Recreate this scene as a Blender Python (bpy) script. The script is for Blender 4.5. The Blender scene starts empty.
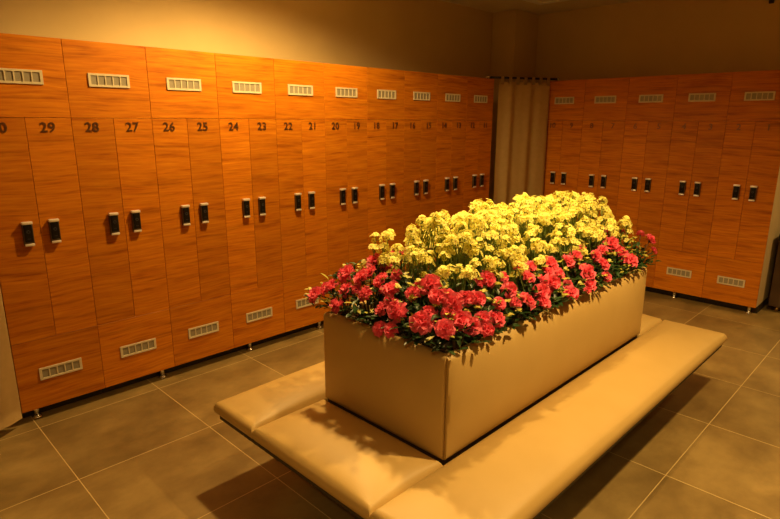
import bpy, bmesh, math, random
from mathutils import Vector, Matrix, Euler
C = bpy.context.scene.collection
PI = math.pi
rnd = random.Random(7)

# ------------------------------------------------------------------ materials
def newmat(name):
    m = bpy.data.materials.new(name); m.use_nodes = True
    nt = m.node_tree; b = nt.nodes['Principled BSDF']
    return m, nt, b
def plain(name, col, rough=.5, metal=0, spec=.5, emit=None, estr=0):
    m, nt, b = newmat(name)
    b.inputs['Base Color'].default_value = (*col, 1); b.inputs['Roughness'].default_value = rough
    b.inputs['Metallic'].default_value = metal; b.inputs['Specular IOR Level'].default_value = spec
    if emit:
        b.inputs['Emission Color'].default_value = (*emit, 1); b.inputs['Emission Strength'].default_value = estr
    return m
def N(nt, typ, **kw):
    n = nt.nodes.new(typ)
    for k, v in kw.items(): setattr(n, k, v)
    return n
def ramp(nt, stops):
    r = N(nt, 'ShaderNodeValToRGB'); e = r.color_ramp.elements
    while len(e) > 1: e.remove(e[0])
    e[0].position = stops[0][0]; e[0].color = (*stops[0][1], 1)
    for p, c in stops[1:]:
        x = e.new(p); x.color = (*c, 1)
    return r
def mottled(name, c0, c1, scale, rough=.6, bump=0, bscale=200, spec=.4):
    m, nt, b = newmat(name); L = nt.links.new
    tc = N(nt, 'ShaderNodeTexCoord')
    n = N(nt, 'ShaderNodeTexNoise'); n.inputs['Scale'].default_value = scale; n.inputs['Detail'].default_value = 5
    L(tc.outputs['Object'], n.inputs['Vector'])
    r = ramp(nt, [(.35, c0), (.65, c1)]); L(n.outputs['Fac'], r.inputs[0]); L(r.outputs[0], b.inputs['Base Color'])
    b.inputs['Roughness'].default_value = rough; b.inputs['Specular IOR Level'].default_value = spec
    if bump:
        k = N(nt, 'ShaderNodeTexNoise'); k.inputs['Scale'].default_value = bscale
        L(tc.outputs['Object'], k.inputs['Vector'])
        bp = N(nt, 'ShaderNodeBump'); bp.inputs['Strength'].default_value = bump; bp.inputs['Distance'].default_value = .002
        L(k.outputs['Fac'], bp.inputs['Height']); L(bp.outputs[0], b.inputs['Normal'])
    return m

def wood_mat():
    m, nt, b = newmat('orange_wood'); L = nt.links.new
    tc = N(nt, 'ShaderNodeTexCoord'); oi = N(nt, 'ShaderNodeObjectInfo')
    mul = N(nt, 'ShaderNodeMath', operation='MULTIPLY'); mul.inputs[1].default_value = 37.0
    L(oi.outputs['Random'], mul.inputs[0])
    add = N(nt, 'ShaderNodeVectorMath', operation='ADD')
    L(tc.outputs['Object'], add.inputs[0])
    cx = N(nt, 'ShaderNodeCombineXYZ'); L(mul.outputs[0], cx.inputs[0]); L(mul.outputs[0], cx.inputs[2]); L(cx.outputs[0], add.inputs[1])
    # a slow wander of the grain
    w = N(nt, 'ShaderNodeTexNoise'); w.inputs['Scale'].default_value = 3.0; w.inputs['Detail'].default_value = 1
    L(add.outputs[0], w.inputs['Vector'])
    sub = N(nt, 'ShaderNodeMath', operation='SUBTRACT'); L(w.outputs['Fac'], sub.inputs[0]); sub.inputs[1].default_value = .5
    sc = N(nt, 'ShaderNodeMath', operation='MULTIPLY'); L(sub.outputs[0], sc.inputs[0]); sc.inputs[1].default_value = .035
    c2 = N(nt, 'ShaderNodeCombineXYZ'); L(sc.outputs[0], c2.inputs[2])
    a2 = N(nt, 'ShaderNodeVectorMath', operation='ADD'); L(add.outputs[0], a2.inputs[0]); L(c2.outputs[0], a2.inputs[1])
    def streak(sx, sz, det):
        mp = N(nt, 'ShaderNodeMapping'); mp.inputs['Scale'].default_value = (sx, 1, sz)
        L(a2.outputs[0], mp.inputs['Vector'])
        n = N(nt, 'ShaderNodeTexNoise'); n.inputs['Scale'].default_value = 1; n.inputs['Detail'].default_value = det
        n.inputs['Roughness'].default_value = .62
        L(mp.outputs[0], n.inputs['Vector']); return n
    n1 = streak(4.5, 85, 5); n2 = streak(2.2, 26, 4)
    r1 = ramp(nt, [(.27, (.33, .076, .005)), (.42, (.55, .165, .006)), (.62, (.65, .232, .009)), (.82, (.76, .31, .016))])
    L(n1.outputs['Fac'], r1.inputs[0])
    r2 = ramp(nt, [(.30, (.58, .48, .40)), (.46, (.90, .86, .83)), (.7, (1.06, 1.06, 1.06))])
    L(n2.outputs['Fac'], r2.inputs[0])
    mx = N(nt, 'ShaderNodeMixRGB', blend_type='MULTIPLY'); mx.inputs[0].default_value = 1
    L(r1.outputs[0], mx.inputs[1]); L(r2.outputs[0], mx.inputs[2])
    hs = N(nt, 'ShaderNodeHueSaturation')
    mr = N(nt, 'ShaderNodeMapRange'); mr.inputs['To Min'].default_value = .86; mr.inputs['To Max'].default_value = 1.06
    L(oi.outputs['Random'], mr.inputs['Value']); L(mr.outputs[0], hs.inputs['Value'])
    L(mx.outputs[0], hs.inputs['Color']); L(hs.outputs[0], b.inputs['Base Color'])
    b.inputs['Roughness'].default_value = .45; b.inputs['Specular IOR Level'].default_value = .2
    return m

def floor_mat():
    m, nt, b = newmat('floor_tiles'); L = nt.links.new
    tc = N(nt, 'ShaderNodeTexCoord')
    mp = N(nt, 'ShaderNodeMapping'); mp.inputs['Location'].default_value = (-.079 + 597e-3 * 40, -.048 + .612 * 40, 0)
    L(tc.outputs['Object'], mp.inputs['Vector'])
    br = N(nt, 'ShaderNodeTexBrick'); br.offset = 0; br.squash = 1
    br.inputs['Scale'].default_value = 1; br.inputs['Brick Width'].default_value = .597; br.inputs['Row Height'].default_value = .612
    br.inputs['Mortar Size'].default_value = .0022; br.inputs['Mortar Smooth'].default_value = .25; br.inputs['Bias'].default_value = 0
    br.inputs['Color1'].default_value = (.9, .9, .9, 1); br.inputs['Color2'].default_value = (1.08, 1.08, 1.08, 1)
    L(mp.outputs[0], br.inputs['Vector'])
    n = N(nt, 'ShaderNodeTexNoise'); n.inputs['Scale'].default_value = 3.6; n.inputs['Detail'].default_value = 8; n.inputs['Roughness'].default_value = .62
    mp2 = N(nt, 'ShaderNodeMapping'); mp2.inputs['Scale'].default_value = (1.0, .7, 1)
    L(tc.outputs['Object'], mp2.inputs['Vector']); L(mp2.outputs[0], n.inputs['Vector'])
    r = ramp(nt, [(.3, (.155, .100, .034)), (.5, (.245, .164, .056)), (.7, (.345, .24, .086))])
    L(n.outputs['Fac'], r.inputs[0])
    mx = N(nt, 'ShaderNodeMixRGB', blend_type='MULTIPLY'); mx.inputs[0].default_value = 1
    L(r.outputs[0], mx.inputs[1]); L(br.outputs['Color'], mx.inputs[2])
    m2 = N(nt, 'ShaderNodeMixRGB'); m2.inputs[2].default_value = (.62, .46, .20, 1)
    L(br.outputs['Fac'], m2.inputs[0]); L(mx.outputs[0], m2.inputs[1]); L(m2.outputs[0], b.inputs['Base Color'])
    rr = N(nt, 'ShaderNodeMapRange'); rr.inputs['To Min'].default_value = .3; rr.inputs['To Max'].default_value = .5
    L(n.outputs['Fac'], rr.inputs['Value']); L(rr.outputs[0], b.inputs['Roughness'])
    b.inputs['Specular IOR Level'].default_value = .45
    bp = N(nt, 'ShaderNodeBump', invert=True); bp.inputs['Strength'].default_value = .4; bp.inputs['Distance'].default_value = .002
    L(br.outputs['Fac'], bp.inputs['Height']); L(bp.outputs[0], b.inputs['Normal'])
    return m

def mesh_mat():
    m, nt, b = newmat('vent_mesh'); L = nt.links.new
    tc = N(nt, 'ShaderNodeTexCoord')
    w = N(nt, 'ShaderNodeTexWave', bands_direction='Z'); w.inputs['Scale'].default_value = 70
    L(tc.outputs['Object'], w.inputs['Vector'])
    r = ramp(nt, [(.2, (.17, .145, .10)), (.7, (.38, .33, .23))]); L(w.outputs['Fac'], r.inputs[0])
    L(r.outputs[0], b.inputs['Base Color']); b.inputs['Roughness'].default_value = .5
    return m

M = dict(
    wood=wood_mat(), floor=floor_mat(), vmesh=mesh_mat(),
    wall=mottled('wall_paint', (.58, .43, .20), (.61, .455, .215), 3, .75),
    ceil=mottled('ceiling_paint', (.70, .60, .44), (.72, .62, .46), 2, .85),
    carcass=mottled('cream_laminate', (.62, .48, .25), (.66, .51, .28), 8, .5),
    vent=plain('cream_metal', (.64, .55, .37), .45),
    chrome=plain('brushed_chrome', (.80, .78, .74), .22, 1),
    dark_chrome=plain('dull_chrome', (.16, .13, .10), .45, 1),
    lock_cap=plain('pale_metal_cap', (.86, .80, .72), .35, .35),
    black=plain('black_gloss', (.004, .004, .005), .3, 0, .3),
    lockgrey=plain('lock_emblem', (.05, .05, .06), .35, .2),
    digit=plain('dark_digit', (.24, .12, .06), .3, .85),
    vinyl=mottled('beige_vinyl', (.53, .36, .12), (.56, .385, .135), 5, .5, .12, 160, .45),
    seam=plain('dark_piping', (.055, .03, .015), .6),
    frame=plain('dark_frame', (.022, .016, .012), .5),
    curtain=mottled('beige_curtain', (.70, .48, .195), (.74, .515, .215), 25, .85, .1, 400, .1),
    rod=plain('black_rod', (.012, .010, .009), .35, .3),
    soil=mottled('dark_soil', (.012, .008, .004), (.05, .03, .015), 40, .95, 1, 60),
    moss=mottled('dry_moss', (.09, .06, .03), (.20, .14, .075), 60, .9),
    leaf=mottled('dark_leaf', (.012, .035, .008), (.03, .075, .018), 30, .4, 0, 200, .35),
    lime=mottled('lime_leaf', (.34, .33, .05), (.50, .44, .08), 30, .45),
    blade=mottled('primrose_leaf', (.035, .085, .015), (.10, .16, .03), 12, .45),
    stem=plain('green_stem', (.14, .20, .04), .5),
    branch=plain('brown_branch', (.06, .035, .015), .8),
    red=mottled('coral_petal', (.97, .13, .22), (.98, .21, .30), 40, .55, 0, 200, .3),
    yellow=mottled('yellow_petal', (.93, .87, .18), (.95, .91, .30), 60, .55, 0, 200, .3),
    eye=plain('amber_eye', (.80, .42, .02), .6),
    brown=mottled('brown_panel', (.075, .042, .022), (.095, .055, .03), 6, .5),
    brass=plain('brass', (.80, .58, .28), .25, 1),
    lamp=plain('lamp_glow', (1, .8, .5), .5, 0, .5, (1, .68, .32), 40),
    white=plain('white_ring', (.8, .78, .72), .5),
)

def translucent(m, f):
    nt = m.node_tree; L = nt.links.new; b = nt.nodes['Principled BSDF']; out = nt.nodes['Material Output']
    t = N(nt, 'ShaderNodeBsdfTranslucent'); L(b.inputs['Base Color'].links[0].from_socket, t.inputs['Color'])
    x = N(nt, 'ShaderNodeMixShader'); x.inputs[0].default_value = f
    L(b.outputs[0], x.inputs[1]); L(t.outputs[0], x.inputs[2]); L(x.outputs[0], out.inputs['Surface'])
translucent(M['red'], .35); translucent(M['yellow'], .35)
# ------------------------------------------------------------------ mesh helpers
def obj(name, bm, mats, parent=None, smooth=False, angle=None):
    me = bpy.data.meshes.new(name)
    bm.normal_update(); bm.to_mesh(me); bm.free()
    for m in (mats if isinstance(mats, (list, tuple)) else [mats]): me.materials.append(M[m] if isinstance(m, str) else m)
    if smooth:
        for p in me.polygons: p.use_smooth = True
        if angle is not None:
            try: me.set_sharp_from_angle(angle=angle)
            except Exception: pass
    o = bpy.data.objects.new(name, me); C.objects.link(o)
    if parent: o.parent = parent
    return o
def tag(o, label, cat, group=None, kind=None):
    o['label'] = label; o['category'] = cat
    if group: o['group'] = group
    if kind: o['kind'] = kind
    return o
def thing(name, label, cat, loc=(0, 0, 0), rz=0, group=None):
    o = bpy.data.objects.new(name, None); C.objects.link(o)
    o.empty_display_size = .05; o.location = loc; o.rotation_euler = (0, 0, rz)
    return tag(o, label, cat, group)
def struct(name, bm, m, label=None):
    o = obj(name, bm, m); o['kind'] = 'structure'
    return o
def box(bm, x0, x1, y0, y1, z0, z1, bev=0, mi=0, seg=1):
    r = bmesh.ops.create_cube(bm, size=1)
    vs = r['verts']
    for v in vs:
        v.co = Vector(((x0 + x1) / 2 + v.co.x * (x1 - x0), (y0 + y1) / 2 + v.co.y * (y1 - y0), (z0 + z1) / 2 + v.co.z * (z1 - z0)))
    fs = set(f for v in vs for f in v.link_faces)
    for f in fs: f.material_index = mi
    if bev:
        es = list(set(e for v in vs for e in v.link_edges))
        bmesh.ops.bevel(bm, geom=es, offset=bev, segments=seg, affect='EDGES', profile=.5, material=mi)
    return bm
def cyl(bm, p0, p1, r0, r1=None, n=12, mi=0, cap=True):
    p0, p1 = Vector(p0), Vector(p1); r1 = r0 if r1 is None else r1
    q = (p1 - p0).to_track_quat('Z', 'Y'); rings = []
    for p, r in ((p0, r0), (p1, r1)):
        rings.append([bm.verts.new(p + q @ Vector((r * math.cos(2 * PI * i / n), r * math.sin(2 * PI * i / n), 0))) for i in range(n)])
    for i in range(n):
        f = bm.faces.new((rings[0][i], rings[0][(i + 1) % n], rings[1][(i + 1) % n], rings[1][i])); f.material_index = mi; f.smooth = True
    if cap:
        bm.faces.new(rings[0][::-1]).material_index = mi; bm.faces.new(rings[1]).material_index = mi
def copy_tree(o, parent=None):
    c = o.copy(); C.objects.link(c)
    if parent: c.parent = parent
    for ch in [k for k in bpy.data.objects if k.parent == o]: copy_tree(ch, c)
    return c

# ------------------------------------------------------------------ room
CEIL = 2.6
XB, YB, W, NL, NB = .2052, 4.5836, .4, 10, 5     # start of the far row, its front plane, unit width
H0, H1, D0, D1, DEP = .067, 1.889, .4337, 1.521, .50
WX, WY = -.515, 5.095
bm = bmesh.new(); box(bm, -.75, 6.0, -3.2, 7.6, -.1, 0); struct('floor', bm, 'floor')
bm = bmesh.new(); box(bm, -.75, 6.0, -3.2, 7.6, CEIL, CEIL + .12); struct('ceiling', bm, 'ceil')
bm = bmesh.new(); box(bm, WX - .15, WX, -3.2, WY + .15, 0, CEIL); struct('wall_left', bm, 'wall')
bm = bmesh.new(); box(bm, WX, 2.42, WY, WY + .15, 0, CEIL); struct('wall_back', bm, 'wall')
bm = bmesh.new(); box(bm, 2.27, 2.42, WY + .15, 7.45, 0, CEIL); struct('wall_corridor', bm, 'wall')
bm = bmesh.new(); box(bm, WX, -.232, 4.66, WY, 0, CEIL, .004); struct('trim_corner', bm, 'wall')
bm = bmesh.new(); box(bm, 5.85, 6.0, -3.2, 7.6, 0, CEIL); struct('wall_right', bm, 'wall')
bm = bmesh.new(); box(bm, WX, 5.85, -3.2, -3.05, 0, CEIL); struct('wall_front', bm, 'wall')
bm = bmesh.new(); box(bm, 2.27, 5.85, 7.45, 7.6, 0, CEIL); struct('wall_passage', bm, 'wall')

# shallow square ceiling fixture over the corner, unlit, only its near frame in view
t = thing('ceiling_panel', 'pale square ceiling fixture near the corner above the curtain', 'ceiling panel', (.42, 4.22, CEIL))
bm = bmesh.new()
for (a, b_, c, d) in ((-.32, .32, .26, .32), (-.32, .32, -.32, -.26), (-.32, -.26, -.26, .26), (.26, .32, -.26, .26)):
    box(bm, a, b_, c, d, -.022, 0, .003)
obj('frame', bm, 'white', t)
bm = bmesh.new(); box(bm, -.26, .26, -.26, .26, -.008, 0); obj('diffuser', bm, 'ceil', t)

# ------------------------------------------------------------------ lockers
def digits(text, size=.046):
    cu = bpy.data.curves.new('number', 'FONT'); cu.body = text; cu.size = size * 1.42; cu.align_x = 'CENTER'; cu.align_y = 'CENTER'
    cu.extrude = .0015; cu.offset = .0012; cu.resolution_u = 4; cu.space_character = 1.06
    o = bpy.data.objects.new('tmp', cu); C.objects.link(o)
    dg = bpy.context.evaluated_depsgraph_get(); me = bpy.data.meshes.new_from_object(o.evaluated_get(dg))
    bpy.data.objects.remove(o)
    me.transform(Matrix.Rotation(PI / 2, 4, 'X')); me.materials.clear(); me.materials.append(M['digit'])
    me.name = 'number'
    return me
G = .0009
def vent_bm():
    bm = bmesh.new(); w, h = .1, .0325
    box(bm, -w, w, -.002, 0, -h, h, mi=1)                       # mesh behind
    n, cw, ch = 5, .0305, .0220
    pitch = .0362; xs = [(-2 + i) * pitch for i in range(n)]
    box(bm, -w, w, -.0055, -.001, ch, h, .0008); box(bm, -w, w, -.0055, -.001, -h, -ch, .0008)
    edges = [-w] + sum([[x - cw / 2, x + cw / 2] for x in xs], []) + [w]
    for i in range(0, len(edges), 2): box(bm, edges[i], edges[i + 1], -.0054, -.001, -ch - .0005, ch + .0005)
    return bm
def lock_bm():
    bm = bmesh.new()
    box(bm, -.0225, .0225, -.017, 0, -.058, .058, .003, 1, 2)        # housing
    box(bm, -.0232, .0232, -.025, -.002, .047, .0605, .003, 0, 2)    # bright cap
    box(bm, -.0185, .0185, -.0225, -.014, -.040, .046, .004, 2, 3)   # black face
    box(bm, -.0215, .0215, -.021, -.004, -.060, -.047, .004, 0, 2)   # lower lip
    cyl(bm, (0, -.0222, .012), (0, -.0240, .012), .0085, .0085, 16, 3)
    cyl(bm, (0, -.0238, .012), (0, -.0246, .012), .0045, .0045, 12, 2)
    box(bm, -.007, .007, -.0232, -.022, -.024, -.021, 0, 3)
    return bm
def make_unit():
    t = thing('locker_unit', '', 'locker', group=None)
    bm = bmesh.new(); box(bm, .0006, W - .0006, .021, DEP, H0, H1 - .001, .0008); obj('carcass', bm, 'carcass', t)
    bm = bmesh.new(); box(bm, .0006, W - .0006, .085, .42, .0005, H0 - .0005); obj('plinth_or_gap_shade', bm, 'frame', t)  # dark box added to blacken the shaded gap under the lockers
    bm = bmesh.new(); box(bm, G, W - G, 0, .019, D1 + G, H1, .0007); up = obj('upper_panel', bm, 'wood', t)
    v = obj('vent_grille', vent_bm(), ['vent', 'vmesh'], up); v.location = (W / 2, 0, 1.7055)
    bm = bmesh.new(); box(bm, G, W - G, 0, .019, H0, D0 - G, .0007); lo = obj('lower_panel', bm, 'wood', t)
    v2 = v.copy(); C.objects.link(v2); v2.parent = lo; v2.location = (W / 2, 0, .2475)
    lk = None
    for s in (0, 1):
        bm = bmesh.new(); box(bm, s * W / 2 + G, (s + 1) * W / 2 - G, 0, .019, D0 + G, D1 - G, .0007)
        d = obj('door', bm, 'wood', t)
        if lk is None: lk = obj('lock', lock_bm(), ['lock_cap', 'dark_chrome', 'black', 'lockgrey'], d, True, .6)
        else:
            l2 = lk.copy(); C.objects.link(l2); l2.parent = d; lk = l2
        lk.location = (W / 2 + (-.058 if s == 0 else .058), 0, .974)
    return t
proto = make_unit()
foot_me = None
def add_foot(unit, lx):
    global foot_me
    if foot_me is None:
        bm = bmesh.new()
        cyl(bm, (0, 0, 0), (0, 0, .010), .024, .022, 20); cyl(bm, (0, 0, .010), (0, 0, .016), .022, .013, 20); cyl(bm, (0, 0, .016), (0, 0, .068), .013, .013, 16)
        f = obj('foot', bm, 'chrome', unit); foot_me = f.data
    else:
        f = bpy.data.objects.new('foot', foot_me); C.objects.link(f); f.parent = unit
    f.location = (lx, .050, 0)
    f2 = f.copy(); C.objects.link(f2); f2.parent = unit; f2.location = (lx, .46, 0)
def unit_feet(xs, k): return [x - k * W for x in xs if k * W <= x < (k + 1) * W]
LF = [.072, .74, 1.343, 1.94, 2.54, 3.14, 3.93]
BF = [.06, .77, 1.37, 1.947]
units = []
def place(k, left, hi):
    u = proto if not units else copy_tree(proto)
    units.append(u)
    if left: u.location = (0, k * W, 0); u.rotation_euler = (0, 0, PI / 2)
    else: u.location = (XB + k * W, YB, 0); u.rotation_euler = (0, 0, 0)
    ds = sorted([o for o in bpy.data.objects if o.parent == u and o.name.startswith('door')], key=lambda o: o.bound_box[0][0])
    for s, d in enumerate(ds):
        for old in [o for o in bpy.data.objects if o.parent == d and o.name.startswith('number')]: bpy.data.objects.remove(old)
        me = digits(str(hi - s)); n = bpy.data.objects.new('number', me); C.objects.link(n); n.parent = d
        n.location = ((s + .5) * W / 2 - .008, -.0012, 1.474)
    where = ' on the left wall' if left else ' on the far wall'
    extra = {30: ', beside the left curtain', 12: ', left of the corner curtain', 10: ', right of the corner curtain', 2: ', at the right end'}.get(hi, '')
    u['label'] = f'orange wood lockers numbered {hi} and {hi - 1}{where}{extra}'
    u['category'] = 'locker'; u['group'] = 'lockers along the left wall' if left else 'lockers along the far wall'
    return u
for k in range(NL): place(k, True, 30 - 2 * k)
for k in range(NB): place(k, False, 10 - 2 * k)
for k in range(NL):
    for lx in unit_feet(LF, k): add_foot(units[k], lx)
for k in range(NB):
    for lx in unit_feet(BF, k): add_foot(units[NL + k], lx)

# ------------------------------------------------------------------ curtains
def curtain_bm(length, z0, z1, waves, amp, flare=0, seed=1, nx=160, nz=26):
    bm = bmesh.new(); r = random.Random(seed); ph = [r.uniform(0, 6) for _ in range(4)]
    g = []
    for j in range(nz + 1):
        v = j / nz; z = z0 + (z1 - z0) * v; row = []
        for i in range(nx + 1):
            u = i / nx
            a = amp * (1 - .25 * v)
            y = a * math.sin(2 * PI * waves * u + .5 * math.sin(3 * u + ph[0]) + .25 * (1 - v)) + .35 * a * math.sin(2 * PI * waves * 1.7 * u + ph[1] + .8 * (1 - v))
            x = length * u + flare * max(0, .75 - v) * 1.3 * (u ** 6)
            row.append(bm.verts.new((x, y, z)))
        g.append(row)
    for j in range(nz):
        for i in range(nx): bm.faces.new((g[j][i], g[j][i + 1], g[j + 1][i + 1], g[j + 1][i]))
    th = bmesh.ops.solidify(bm, geom=bm.faces[:], thickness=.0025)
    return bm
P0, P1 = Vector((-.05, 3.955, 1.905)), Vector((.305, 4.63, 1.905))
dv = P1 - P0; ang = math.atan2(dv.y, dv.x)
t = thing('curtain_rod', 'thin black curtain rod lying across the corner above the far curtain', 'curtain rod', P0, ang)
ln = dv.length
bm = bmesh.new(); cyl(bm, (.02, 0, 0), (ln - .02, 0, 0), .010, n=14); obj('bar', bm, 'rod', t)
for x, s in ((.02, -1), (ln - .02, 1)):
    bm = bmesh.new(); cyl(bm, (x, 0, 0), (x + s * .012, 0, 0), .0145, n=14); cyl(bm, (x + s * .012, 0, 0), (x + s * .03, 0, 0), .013, .006, n=14)
    obj('finial', bm, 'chrome', t, True)
cs, cl = .128, .542
t = thing('curtain', 'beige tab-top curtain hanging across the far corner between the locker rows', 'curtain', P0 + dv.normalized() * cs, ang)
t.location.z = 0
fab = obj('fabric', curtain_bm(cl, .03, 1.868, 3.1, .016, .022, 3), 'curtain', t, True)
for i in range(7):
    bm = bmesh.new(); x = .012 + i * (cl - .055) / 6
    n = 14; pts = []
    for k in range(n + 1):
        a = -PI / 2 - .25 + (2 * PI - (PI - .5) * .0) * 0 + k / n * 0
    prof = [(-.010, 1.845), (-.0135, 1.88)] + [(-.0135 * math.cos(a), 1.905 + .0135 * math.sin(a)) for a in [PI * q / 8 for q in range(9)]] + [(.0135, 1.88), (.010, 1.845)]
    A = [bm.verts.new((x, p, z)) for p, z in prof]; B = [bm.verts.new((x + .032, p, z)) for p, z in prof]
    for k in range(len(prof) - 1): bm.faces.new((A[k], A[k + 1], B[k + 1], B[k]))
    bmesh.ops.solidify(bm, geom=bm.faces[:], thickness=.002)
    obj('tab', bm, 'curtain', t, True)
# left curtain by locker 30
Q0, Q1 = Vector((.012, -.008, 0)), Vector((.36, -.62, 0)); dq = Q1 - Q0; ang = math.atan2(dq.y, dq.x)
t = thing('curtain_rod', 'black curtain rod above the left curtain beside locker 30', 'curtain rod', (Q0.x, Q0.y, 1.93), ang)
bm = bmesh.new(); cyl(bm, (-.05, 0, 0), (dq.length + .05, 0, 0), .010, n=14); obj('bar', bm, 'rod', t)
t = thing('curtain', 'beige curtain at the left edge beside the near end of the lockers', 'curtain', Q0, ang)
obj('fabric', curtain_bm(dq.length, .05, 1.915, 3.2, .011, 0, 9), 'curtain', t, True)

# ------------------------------------------------------------------ bench with planter
BX0, BX1, BY0, BY1 = 1.085, 2.39, .492, 2.93
PX0, PX1, PY0, PY1 = 1.378, 2.045, .848, 2.585
ZB = .302
def pillow(x0, x1, y0, y1, z0, edge, crown, nx=26, ny=26, rr=.010, pw=2.6, miter=0):
    """seat cushion: flat underneath, soft crowned top, rounded sides"""
    bm = bmesh.new(); nz = 6
    def P(a, b, c):
        # a,b in -1..1, c in 0..1
        hx, hy = (x1 - x0) / 2, (y1 - y0) / 2
        fx = 1 - abs(a) ** (min(7, max(2.2, pw * hx / .22))); fy = 1 - abs(b) ** (min(7, max(2.2, pw * hy / .22)))
        H = edge + crown * (max(fx, 0) ** .8) * (max(fy, 0) ** .8)
        ins = rr * (max(0, (c - .45) / .55) ** 2.2)
        insb = rr * .5 * (max(0, (.3 - c) / .3) ** 2)
        bulge = .004 * math.sin(PI * c)
        q = ins + insb - bulge
        X = (x0 + x1) / 2 + a * (hx - (q + miter * (1 - c)) * abs(a) ** 6); Y = (y0 + y1) / 2 + b * (hy - q * abs(b) ** 6)
        return Vector((X, Y, z0 + H * c))
    def s(i, n):                       # denser towards the edges
        u = -1 + 2 * i / n; return math.sin(u * PI / 2) * .55 + u * .45
    top = [[bm.verts.new(P(s(i, nx), s(j, ny), 1)) for j in range(ny + 1)] for i in range(nx + 1)]
    for i in range(nx):
        for j in range(ny): bm.faces.new((top[i][j], top[i + 1][j], top[i + 1][j + 1], top[i][j + 1]))
    ringidx = [(i, 0) for i in range(nx + 1)] + [(nx, j) for j in range(1, ny + 1)] + [(i, ny) for i in range(nx - 1, -1, -1)] + [(0, j) for j in range(ny - 1, 0, -1)]
    prev = [top[i][j] for i, j in ringidx]
    for k in range(nz - 1, -1, -1):
        cur = [bm.verts.new(P(s(i, nx), s(j, ny), k / nz)) for i, j in ringidx]; n = len(cur)
        for q in range(n): bm.faces.new((prev[q], cur[q], cur[(q + 1) % n], prev[(q + 1) % n])[::-1][::-1])
        prev = cur
    bm.faces.new(prev)
    bmesh.ops.recalc_face_normals(bm, faces=bm.faces[:])
    return bm
bench = thing('planter_bench', 'beige upholstered bench around a raised flower planter in the middle of the floor', 'bench', ((BX0 + BX1) / 2, (BY0 + BY1) / 2, 0))
def bobj(name, bm, mats, smooth=True, angle=.9):
    bmesh.ops.translate(bm, vec=-Vector(bench.location), verts=bm.verts[:])
    return obj(name, bm, mats, bench, smooth, angle)
g = .004
for (a, b, c, d) in ((BX0, PX0 - g, BY0, BY1), (PX1 + g, BX1, BY0, BY1), (PX0 + g, PX1 - g, BY0, PY0 - g), (PX0 + g, PX1 - g, PY1 + g, BY1)):
    bobj('seat_cushion', pillow(a, b, c, d, ZB, .054, .036, 26 if b - a < .5 else 40, 26 if d - c < .5 else 70), 'vinyl', True, 1.2)
bm = bmesh.new(); box(bm, BX0 + .012, BX1 - .012, BY0 + .012, BY1 - .012, ZB - .028, ZB, .004)
bobj('base_frame', bm, 'frame', False)
bm = bmesh.new(); box(bm, PX0 - .05, PX1 + .05, PY0 - .05, PY1 + .05, 0, ZB - .028, .01)
bobj('plinth_or_gap_shade', bm, 'frame', False)
bm = bmesh.new(); box(bm, PX0 + .046, PX1 - .046, PY0 + .046, PY1 - .046, ZB + .0535, .66); bobj('planter_core', bm, 'frame', False)
bm = bmesh.new(); box(bm, PX0 + .012, PX1 - .012, PY0 + .012, PY1 - .012, ZB + .0005, ZB + .0485); bobj('planter_base', bm, 'seam', False)
# planter panels: upholstered slabs standing on the frame
PZ0, PZ1, PT = ZB + .049, .740, .055
def panel(length, height, edge, crown, nx, ny):
    bm = pillow(0, length, 0, height, 0, edge, crown, nx, ny, .009, 1.5, edge + .002)
    return bm
def stand(bm, origin, rz):
    mt = Matrix.Translation(origin) @ Matrix.Rotation(rz, 4, 'Z') @ Matrix.Rotation(PI / 2, 4, 'X')
    bmesh.ops.transform(bm, matrix=mt, verts=bm.verts[:]); return bm
hh = PZ1 - PZ0
# local x along panel, local y up, local z outward (-Y world after the X rotation)
sx = PX1 - PX0; sy = PY1 - PY0; ed, cr = .042, .040
bobj('planter_panel', stand(panel(sx - 2 * .0015 - .0, hh, ed, cr, 40, 24), (PX0 + .0015, PY0 + ed, PZ0), 0), 'vinyl', True, 1.2)
bobj('planter_panel', stand(panel(sx - .003, hh, ed, cr, 40, 24), (PX1 - .0015, PY1 - ed, PZ0), PI), 'vinyl', True, 1.2)
bobj('planter_panel', stand(panel(sy - .003, hh, ed, cr, 70, 24), (PX1 - ed, PY0 + .0015, PZ0), PI / 2), 'vinyl', True, 1.2)
bobj('planter_panel', stand(panel(sy - .003, hh, ed, cr, 70, 24), (PX0 + ed, PY1 - .0015, PZ0), -PI / 2), 'vinyl', True, 1.2)

# soil, moss
IX0, IX1, IY0, IY1 = PX0 + ed, PX1 - ed, PY0 + ed, PY1 - ed
SZ = .705
bm = bmesh.new(); gx, gy = 24, 50; rr_ = random.Random(2)
gr = [[bm.verts.new((IX0 + .003 + (IX1 - IX0 - .006) * i / gx, IY0 + .003 + (IY1 - IY0 - .006) * j / gy, SZ + rr_.uniform(-.006, .01))) for j in range(gy + 1)] for i in range(gx + 1)]
for i in range(gx):
    for j in range(gy): bm.faces.new((gr[i][j], gr[i + 1][j], gr[i + 1][j + 1], gr[i][j + 1]))
so = bmesh.ops.solidify(bm, geom=bm.faces[:], thickness=.03)
o = obj('potting_soil', bm, 'soil'); tag(o, 'dark potting soil filling the planter box under the flowers', 'soil', kind='stuff')

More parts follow.
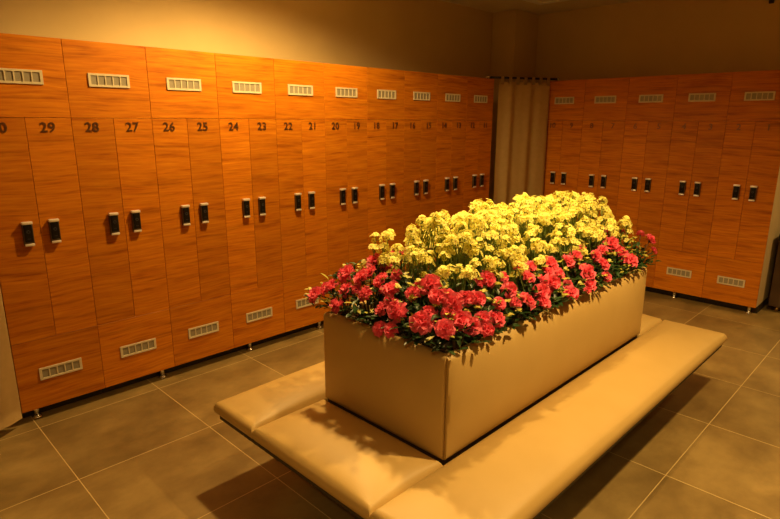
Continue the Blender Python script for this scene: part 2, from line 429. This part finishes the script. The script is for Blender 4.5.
def leaf(bm, pos, d, up, L, Wd, mi=0, fold=.25, curl=.2):
    d = Vector(d).normalized(); up = Vector(up); s = d.cross(up)
    if s.length < 1e-4: s = d.orthogonal()
    s.normalize(); u = s.cross(d).normalized()
    prof = [(0, .08), (.3, .85), (.6, 1.0), (.85, .6), (1, .03)]
    rows = []
    for tt, w in prof:
        c = Vector(pos) + d * (L * tt) + u * (-curl * L * tt * tt)
        rows.append((bm.verts.new(c - s * (w * Wd / 2) + u * (fold * w * Wd / 2)), bm.verts.new(c), bm.verts.new(c + s * (w * Wd / 2) + u * (fold * w * Wd / 2))))
    for k in range(len(prof) - 1):
        for q in (0, 1):
            f = bm.faces.new((rows[k][q], rows[k][q + 1], rows[k + 1][q + 1], rows[k + 1][q])); f.material_index = mi; f.smooth = True
bm = bmesh.new(); r = random.Random(4)
for k in range(900):
    side = r.random()
    if side < .55: p = (IX0 + r.random() * (IX1 - IX0), IY0 + r.uniform(0, .05), SZ + r.uniform(.004, .03))
    else: p = (IX1 - r.uniform(0, .05), IY0 + r.random() * (IY1 - IY0), SZ + r.uniform(.004, .03))
    leaf(bm, p, (r.uniform(-1, 1), r.uniform(-1, 1), r.uniform(-.1, .4)), (0, 0, 1), r.uniform(.012, .03), r.uniform(.004, .010))
o = obj('dry_moss', bm, 'moss'); tag(o, 'dry brown moss tucked along the planter rim beneath the red flowers', 'moss', kind='stuff')

# ------------------------------------------------------------------ flowers
def petal(bm, base, q, L, Wd, lift, ruffle, ph, mi=0, nu=4, nv=4):
    """q: quaternion; petal grows along local +X, opens towards local +Z"""
    g = []
    for i in range(nv + 1):
        v = i / nv; row = []
        w = Wd * (.22 + .95 * math.sin(min(1, v * 1.05 + .05) * PI * .62)) * (1 if v < .85 else .82)
        for j in range(nu + 1):
            u = -1 + 2 * j / nu
            x = L * v - .12 * L * abs(u) ** 2 * v
            y = u * w / 2
            z = lift * L * v * (1.25 - .9 * v) + .10 * L * u * u * v + ruffle * L * v * v * math.sin(u * 4.2 + ph + v * 2)
            row.append(bm.verts.new(Vector(base) + q @ Vector((x, y, z))))
        g.append(row)
    for i in range(nv):
        for j in range(nu):
            f = bm.faces.new((g[i][j], g[i][j + 1], g[i + 1][j + 1], g[i + 1][j])); f.material_index = mi; f.smooth = True
def bloom_mesh(seed):
    r = random.Random(seed); bm = bmesh.new()
    for n, L, lift, tilt, z in ((5, .045, .15, .08, 0), (5, .040, .35, .45, .003), (5, .031, .5, .85, .006), (3, .020, .5, 1.2, .008)):
        a0 = r.uniform(0, 6)
        for k in range(n):
            a = a0 + 2 * PI * k / n + r.uniform(-.15, .15)
            q = (Matrix.Rotation(a, 3, 'Z') @ Matrix.Rotation(-tilt - r.uniform(-.25, .3), 3, 'Y')).to_quaternion()
            petal(bm, (0, 0, z), q, L * r.uniform(.88, 1.1), L * r.uniform(.95, 1.2), lift, .30, r.uniform(0, 6))
    cyl(bm, (0, 0, -.012), (0, 0, .004), .003, .006, 6, 1)
    o = obj('blossom', bm, ['red', 'stem']); me = o.data; bpy.data.objects.remove(o); return me
BLOOMS = [bloom_mesh(s) for s in (1, 2, 3, 4)]
def floret(bm, base, nrm, R, r):
    nrm = Vector(nrm).normalized(); q0 = nrm.to_track_quat('Z', 'Y'); a0 = r.uniform(0, 6)
    c = bm.verts.new(Vector(base) - nrm * .002)
    for k in range(5):
        a = a0 + 2 * PI * k / 5
        def pt(rad, da, z): return bm.verts.new(Vector(base) + q0 @ Vector((rad * math.cos(a + da), rad * math.sin(a + da), z)))
        e0, e1 = pt(R * .25, -.45, 0), pt(R * .25, .45, 0)
        f = bm.faces.new((c, e0, e1)); f.material_index = 1
        w0, w1 = pt(R * .8, -.56, R * .12), pt(R * .8, .56, R * .12); m_ = pt(R * .9, 0, R * .02)
        t0, t1 = pt(R * 1.08, -.27, R * .0), pt(R * 1.08, .27, R * .0)
        for fc in ((e0, w0, m_, e1), (e1, m_, w1), (w0, t0, m_), (m_, t1, w1)):
            bm.faces.new(fc).smooth = True
def head_mesh(seed):
    r = random.Random(seed); bm = bmesh.new(); n = r.choice((7, 8, 9))
    for k in range(n):
        th = r.uniform(.05, 1.45) if k else 0; a = 2 * PI * k * .382 + r.uniform(-.3, .3)
        d = Vector((math.sin(th) * math.cos(a), math.sin(th) * math.sin(a), math.cos(th)))
        p = d * r.uniform(.019, .033)
        cyl(bm, (0, 0, -.012), p, .0012, .0012, 4, 2, False)
        floret(bm, p, d + Vector((r.uniform(-.3, .3), r.uniform(-.3, .3), .1)), r.uniform(.013, .0165), r)
    o = obj('flower_head', bm, ['yellow', 'eye', 'stem']); me = o.data; bpy.data.objects.remove(o); return me
HEADS = [head_mesh(s) for s in range(10, 16)]
def stem_mesh(seed):
    r = random.Random(seed); bm = bmesh.new(); L = .24; b = r.uniform(-.02, .02)
    pr = (0, 0, -.012)
    for k in range(1, 5):
        t_ = k / 4; p = (b * math.sin(PI * t_ * .6), b * .5 * t_, -.012 - L * t_); cyl(bm, p, pr, .0024, .0022, 6, 0, False); pr = p
    o = obj('stem', bm, 'stem'); me = o.data; bpy.data.objects.remove(o); return me
STEMS = [stem_mesh(s) for s in range(3)]
def link(name, me, parent, loc=(0, 0, 0), rot=(0, 0, 0), sc=1):
    o = bpy.data.objects.new(name, me); C.objects.link(o); o.parent = parent
    o.location = loc; o.rotation_euler = rot; o.scale = (sc, sc, sc); return o
def primrose(x, y, htop, label, nheads, r, group=None, spread=.085, drop=None):
    t = thing('primrose', label, 'flower', (x, y, SZ + .004), 0, group)
    bm = bmesh.new()
    for k in range(16):
        a = 2 * PI * k / 16 + r.uniform(-.2, .2); ti = r.uniform(.12, .55)
        d = (math.cos(a) * math.sin(ti), math.sin(a) * math.sin(ti), math.cos(ti))
        leaf(bm, (math.cos(a) * .012, math.sin(a) * .012, -.004), d, (math.cos(a) * -1, math.sin(a) * -1, .6), r.uniform(.15, .26), r.uniform(.018, .030), 0, .35, -r.uniform(-.05, .12))
    obj('leaves', bm, 'blade', t)
    for k in range(nheads):
        a = 2 * PI * k / max(1, nheads - 1) + r.uniform(-.4, .4); rad = spread * (r.uniform(.55, 1.05) if k else .1)
        hx, hy = rad * math.cos(a), rad * math.sin(a)
        z = htop(x + hx, y + hy) - (SZ + .004) + r.uniform(-.075, .03)
        h = link('flower_head', HEADS[r.randrange(6)], t, (hx, hy, z), (r.uniform(-.35, .35) - hy * 3, r.uniform(-.35, .35) + hx * 3, r.uniform(0, 6)), r.uniform(.74, .95))
        s_ = link('stem', STEMS[k % 3], h); s_.scale = (1, 1, max(.2, (z - .02) / .25))
        s_.rotation_euler = Euler((hy * 2.2, -hx * 2.2, 0))
    return t
YX0, YX1, YY0, YY1 = 1.50, 1.95, 1.02, 2.53
def ytop(x, y):
    d = min(x - YX0, YX1 - x, y - YY0, YY1 - y); s = max(0, min(1, d / .16)); s = s * s * (3 - 2 * s)
    return .972 + .138 * s + .012 * math.sin(x * 23 + y * 17)
r = random.Random(21)
cols = [1.575, 1.725, 1.872]; nrow = 10
dense = 'yellow primrose with small pale blossoms inside the dense mass in the planter middle'
for i, x in enumerate(cols):
    for j in range(nrow):
        y = 1.10 + j * 1.345 / (nrow - 1)
        lab, gp = dense, 'yellow primroses in the middle of the planter'
        if j == 0: lab = ['front left yellow primrose of the dense mass, facing the low lockers side', 'front middle yellow primrose of the dense mass, behind the red flowers of the short end', 'front right yellow primrose of the dense mass, nearest the planter near corner'][i]
        if j == 0 and i == 0: lab = 'yellow primrose at the left front corner of the dense mass, right of the lone one'
        if j == nrow - 1: lab = ['yellow primrose at the far left corner of the dense mass, before the corner curtain', 'yellow primrose in the middle of the far end of the dense mass', 'yellow primrose at the far right corner of the dense mass, before the far lockers'][i]
        primrose(x + r.uniform(-.012, .012), y + r.uniform(-.02, .02), ytop, lab, 20, r, gp)
primrose(1.505, 1.085, lambda x, y: 1.035 - (y - 1.085) * .2, 'lone yellow primrose at the left front of the planter, apart from the dense mass', 5, r, 'yellow primroses in the middle of the planter', .05)

# --- azaleas: canopy surface above the planter border
CANX0, CANX1, CANY0, CANY1 = PX0 - .09, PX1 + .025, PY0 - .03, PY1 + .06
def canopy(x, y):
    d = min(x - CANX0, CANX1 - x, y - CANY0, CANY1 - y)
    if d < 0: return None
    s = min(1, d / .2)
    return .80 + .14 * math.sin(s * PI / 2) + .04 * max(0, 1 - (x - CANX0) / .28) * s
CAM = Vector((3.13533, -.53045, 1.51475)); YAW, PIT, ROL, F = math.radians(-44.63481586), math.radians(13.85686681), math.radians(.23902534), 563.3898
fw0 = Vector((math.sin(YAW), math.cos(YAW), 0)); ri0 = Vector((math.cos(YAW), -math.sin(YAW), 0)); up0 = Vector((0, 0, 1))
FWD = fw0 * math.cos(PIT) - up0 * math.sin(PIT); UPp = up0 * math.cos(PIT) + fw0 * math.sin(PIT)
RGT = ri0 * math.cos(ROL) + UPp * math.sin(ROL); UPV = -ri0 * math.sin(ROL) + UPp * math.cos(ROL)
def on_canopy(px, py):
    """where on the planting's canopy a bloom seen in the photograph grows"""
    d = FWD + RGT * ((px - 390) / F) + UPV * ((259.5 - py) / F); d.normalize()
    s = 1.2
    while s < 6:
        p = CAM + d * s; h = canopy(p.x, p.y)
        if h is not None and p.z < h and p.z > .66: return p
        s += .004
    s = (PY1 - CAM.y) / d.y; p = CAM + d * s          # blooms standing up behind the far rim
    return p if CANX0 < p.x < CANX1 and .74 < p.z < 1.0 else None
# measured blooms: pixel, relative size
near = [(316, 294, 1.1), (327, 270, .85), (331, 286, .9), (341, 263, .8), (347, 274, 1.1), (345, 289, .95), (336, 305, .95), (361, 277, 1.05), (365, 294, .85), (375, 261, 1.1), (380, 280, 1.0),
        (391, 288, .95), (381, 308, .85), (397, 311, 1.1), (379, 328, .85), (413, 293, .95), (430, 285, 1.15), (438, 296, 1.0), (452, 303, 1.1), (422, 322, 1.2), (445, 329, .95), (461, 320, 1.15), (396, 274, .7), (389, 300, .7), (351, 259, .8), (385, 265, .8), (472, 326, 1.0)]
side = [(466, 298, .9), (478, 299, .9), (488, 279, 1.0), (482, 318, .9), (497, 318, .95), (487, 329, .75), (510, 290, 1.0), (527, 301, 1.15), (541, 292, 1.2), (518, 266, .8), (531, 267, .9), (529, 276, .85), (551, 265, 1.25), (552, 283, 1.05), (505, 277, .7), (545, 302, .8),
        (569, 261, .9), (576, 256, .85), (587, 273, 1.15), (590, 283, .85), (571, 292, .95), (603, 264, 1.15), (607, 277, .8), (611, 244, 1.15), (619, 249, .85), (603, 250, .9), (630, 260, 1.25), (583, 249, .7), (624, 231, .7), (651, 239, .9), (641, 233, .6), (655, 250, .6), (588, 289, .6), (597, 255, .8), (560, 273, .8), (500, 303, .7), (516, 302, .7)]
hidden = [(CANX0 + .06, y) for y in (1.35, 1.6, 1.85, 2.1, 2.35)]
pts = []
for px, py, s in near + side:
    p = on_canopy(px, py)
    if p:
        pts.append((p, s))
        if s >= .85 and rnd.random() < .5:
            a = rnd.uniform(0, 6); x_, y_ = p.x + .045 * math.cos(a), p.y + .045 * math.sin(a); h_ = canopy(x_, y_)
            if h_: pts.append((Vector((x_, y_, min(h_, p.z + .03) - .01)), s * rnd.uniform(.62, .8)))
# bush sites round the border
sites = []
for i, x in enumerate((1.425, 1.59, 1.75, 1.90)): sites.append((x, .93, 'near', i))
for i in range(10): sites.append((2.005, .95 + i * .172, 'side', i))
for i in range(5): sites.append((1.445, 1.28 + i * .27, 'left', i))
for i in range(2): sites.append((1.62 + i * .2, 2.475, 'far', i))
ordn = ['first', 'second', 'third', 'fourth', 'fifth', 'sixth', 'seventh', 'eighth', 'ninth', 'tenth']
def bush_label(kind, i):
    if kind == 'near': return ['red azalea spilling over the left corner of the planter short end', 'second red azalea from the left along the planter short end', 'third red azalea from the left along the planter short end', 'red azalea along the short end, just left of the near corner'][i]
    if kind == 'side':
        if i == 0: return 'red azalea at the near corner of the planter, above the upright seam'
        if i == 9: return 'red azalea at the far right corner of the planter, before the far lockers'
        return f'{ordn[i]} red azalea from the near corner along the planter long right side'
    if kind == 'left': return f'{ordn[i]} red azalea from the short end along the planter left side, behind the yellow primroses'
    return ['red azalea at the far end of the planter, left of the other', 'red azalea at the far end of the planter, right of the other'][i]
bl_of = {k: [] for k in range(len(sites))}
for p, s in pts:
    k = min(range(len(sites)), key=lambda q: (sites[q][0] - p.x) ** 2 + (sites[q][1] - p.y) ** 2); bl_of[k].append((p, s))
r = random.Random(5)
for k, (x, y, kind, i) in enumerate(sites):
    if kind in ('left', 'far'):
        for q in range(4):
            xx, yy = x + r.uniform(-.07, .05), y + r.uniform(-.1, .1); h = canopy(xx, yy)
            if h: bl_of[k].append((Vector((xx, yy, h - .01)), r.uniform(.75, 1.05)))
    t = thing('azalea', bush_label(kind, i), 'flower', (x, y, SZ + .004), 0, 'red azaleas round the planter border')
    base = Vector(t.location)
    # foliage under the canopy
    bm = bmesh.new(); tries = 0; made = 0
    while made < 150 and tries < 2500:
        tries += 1
        xx, yy = x + r.gauss(0, .075), y + r.gauss(0, .08)
        h = canopy(xx, yy)
        if h is None: continue
        dep = r.random() ** 1.6; z = h - .012 - dep * (h - .735)
        if kind in ('side',) and xx < 1.93 and z > .86: continue
        inside = IX0 + .01 < xx < IX1 - .01 and IY0 + .01 < yy < IY1 - .01
        if z < .765 and not inside: z = .765 + r.random() * .03
        out = Vector((xx - x, yy - y, .0)) * 6 + Vector((r.uniform(-.7, .7), r.uniform(-.7, .7), r.uniform(-.15, .75)))
        sprig = r.random() < .07
        if sprig: z = h + r.uniform(-.015, .008); out.z = .5
        L_ = r.uniform(.026, .048) * (.6 if sprig else 1)
        q = Vector((xx, yy, z)) + out.normalized() * L_
        if q.z < .768 and not (IX0 + .01 < q.x < IX1 - .01 and IY0 + .01 < q.y < IY1 - .01): out.z = abs(out.z) + .2
        leaf(bm, Vector((xx, yy, z)) - base, out, (0, 0, 1), L_, r.uniform(.014, .021), 1 if sprig or (r.random() < .08 and dep < .3) else 0, .3, .15)
        if sprig:
            for q_ in range(4):
                a_ = r.uniform(0, 6); leaf(bm, Vector((xx, yy, z)) - base, (math.cos(a_), math.sin(a_), .45), (0, 0, 1), r.uniform(.016, .026), r.uniform(.011, .015), 1, .3, .15)
        made += 1
    obj('foliage', bm, ['leaf', 'lime'], t)
    bm = bmesh.new()
    for p, s in bl_of[k]:
        loc = p - base
        mid = loc * .5 + Vector((0, 0, .03)); cyl(bm, (0, 0, -.005), mid, .004, .003, 6, 0, False); cyl(bm, mid, loc, .003, .0018, 6, 0, False)
    for q in range(4):
        a = r.uniform(0, 6); cyl(bm, (0, 0, -.005), (.05 * math.cos(a), .05 * math.sin(a), .1), .004, .002, 6, 0, False)
    obj('branches', bm, 'branch', t)
    for p, s in bl_of[k]:
        # blooms face up and away from the middle of the planter, a little towards whoever walks round it
        cx = min(max(p.x, 1.6), 1.85); cy = min(max(p.y, 1.15), 2.3)
        n = Vector((p.x - cx, p.y - cy, 0)); n = n.normalized() if n.length > 1e-3 else Vector((0, 0, 1))
        n = (n * .9 + Vector((r.uniform(-.4, .4), r.uniform(-.4, .4), .75))).normalized()
        qt = n.to_track_quat('Z', 'Y') @ Euler((0, 0, r.uniform(0, 6))).to_quaternion()
        b = link('blossom', BLOOMS[r.randrange(4)], t, p - base - n * .012, (0, 0, 0), s * r.uniform(.80, .95))
        b.rotation_mode = 'QUATERNION'; b.rotation_quaternion = qt

# ------------------------------------------------------------------ brown bin right of the far lockers
t = thing('waste_bin', 'dark brown bin with black top on small brass feet, right of the far lockers', 'bin', (2.43, 4.95, 0))
bm = bmesh.new(); box(bm, -.185, .185, -.14, .13, .045, .585, .006, 0, 2); obj('body', bm, 'brown', t)
bm = bmesh.new(); box(bm, -.19, .19, -.145, .135, .585, .655, .014, 0, 3); obj('lid', bm, 'frame', t)
for a in (-.13, .15):
    for b_ in (-.09, .1):
        bm = bmesh.new(); cyl(bm, (a, b_, 0), (a, b_, .046), .016, .012, 14); obj('foot', bm, 'brass', t)
# little black fixture high on the far wall
t = thing('wall_bracket', 'small black fixture high on the far wall above the right-hand lockers', 'bracket', (1.875, WY, 2.47))
bm = bmesh.new(); box(bm, -.018, .018, -.012, 0, -.03, .05, .002); obj('plate', bm, 'frame', t)
bm = bmesh.new(); cyl(bm, (0, -.012, .02), (.004, -.05, -.015), .011, .007, 12); obj('arm', bm, 'frame', t)

# ------------------------------------------------------------------ lights
WARM = (1.0, .64, .22)
def lamp(x, y, power, label, size=166, blend=.35, rad=.05):
    t = thing('downlight', label, 'lamp', (x, y, CEIL))
    bm = bmesh.new(); n = 28
    prof = [(.050, 0), (.062, 0), (.062, -.006), (.050, -.008)]
    rings = [[bm.verts.new((a * math.cos(2 * PI * i / n), a * math.sin(2 * PI * i / n), z)) for i in range(n)] for a, z in prof]
    for k in range(4):
        for i in range(n): bm.faces.new((rings[k][i], rings[k][(i + 1) % n], rings[(k + 1) % 4][(i + 1) % n], rings[(k + 1) % 4][i]))
    obj('ring', bm, 'white', t, True, .6)
    bm = bmesh.new(); cyl(bm, (0, 0, -.003), (0, 0, 0), .048, .048, n); obj('bulb', bm, 'lamp', t)
    ld = bpy.data.lights.new('spot', 'SPOT'); ld.energy = power; ld.color = WARM; ld.spot_size = math.radians(size); ld.spot_blend = blend
    ld.shadow_soft_size = rad
    lo = bpy.data.objects.new('spot', ld); C.objects.link(lo); lo.parent = t; lo.location = (0, 0, -.035)
lamp(.68, 1.42, 200, 'ceiling downlight above the aisle along the left lockers', 160, .45)
lamp(1.78, 1.5, 120, 'added brightening spotlight straight above the planter flowers', 66, .8)  # unseen lamp, added to brighten the blossoms
lamp(2.95, 1.95, 265, 'ceiling downlight above the aisle right of the bench', 124, .65)
lamp(2.66, 6.3, 90, 'ceiling downlight in the passage beyond the far lockers', 120, .8)
lamp(3.55, 4.7, 95, 'added fill light over the open floor right of the far lockers', 125, .7)  # unseen lamp, added to light the end panel of the far lockers
lamp(3.8, -1.35, 170, 'added fill light over the near side of the room', 140, .8)  # unseen fill lamp, added to lift the planter's near face
w = bpy.data.worlds.new('World'); bpy.context.scene.world = w; w.use_nodes = True
w.node_tree.nodes['Background'].inputs[0].default_value = (1, .6, .25, 1); w.node_tree.nodes['Background'].inputs[1].default_value = .03

# ------------------------------------------------------------------ camera
cd = bpy.data.cameras.new('camera'); cam = bpy.data.objects.new('camera', cd); C.objects.link(cam)
cd.sensor_fit = 'HORIZONTAL'; cd.sensor_width = 36; cd.lens = F / 780 * 36; cd.clip_start = .05
mt = Matrix((RGT, UPV, -FWD)).transposed().to_4x4(); mt.translation = CAM; cam.matrix_world = mt
sc = bpy.context.scene; sc.camera = cam
sc.view_settings.view_transform = 'Standard'; sc.view_settings.look = 'None'; sc.view_settings.gamma = 1; sc.view_settings.exposure = -0.10
sc.view_settings.use_curve_mapping = False
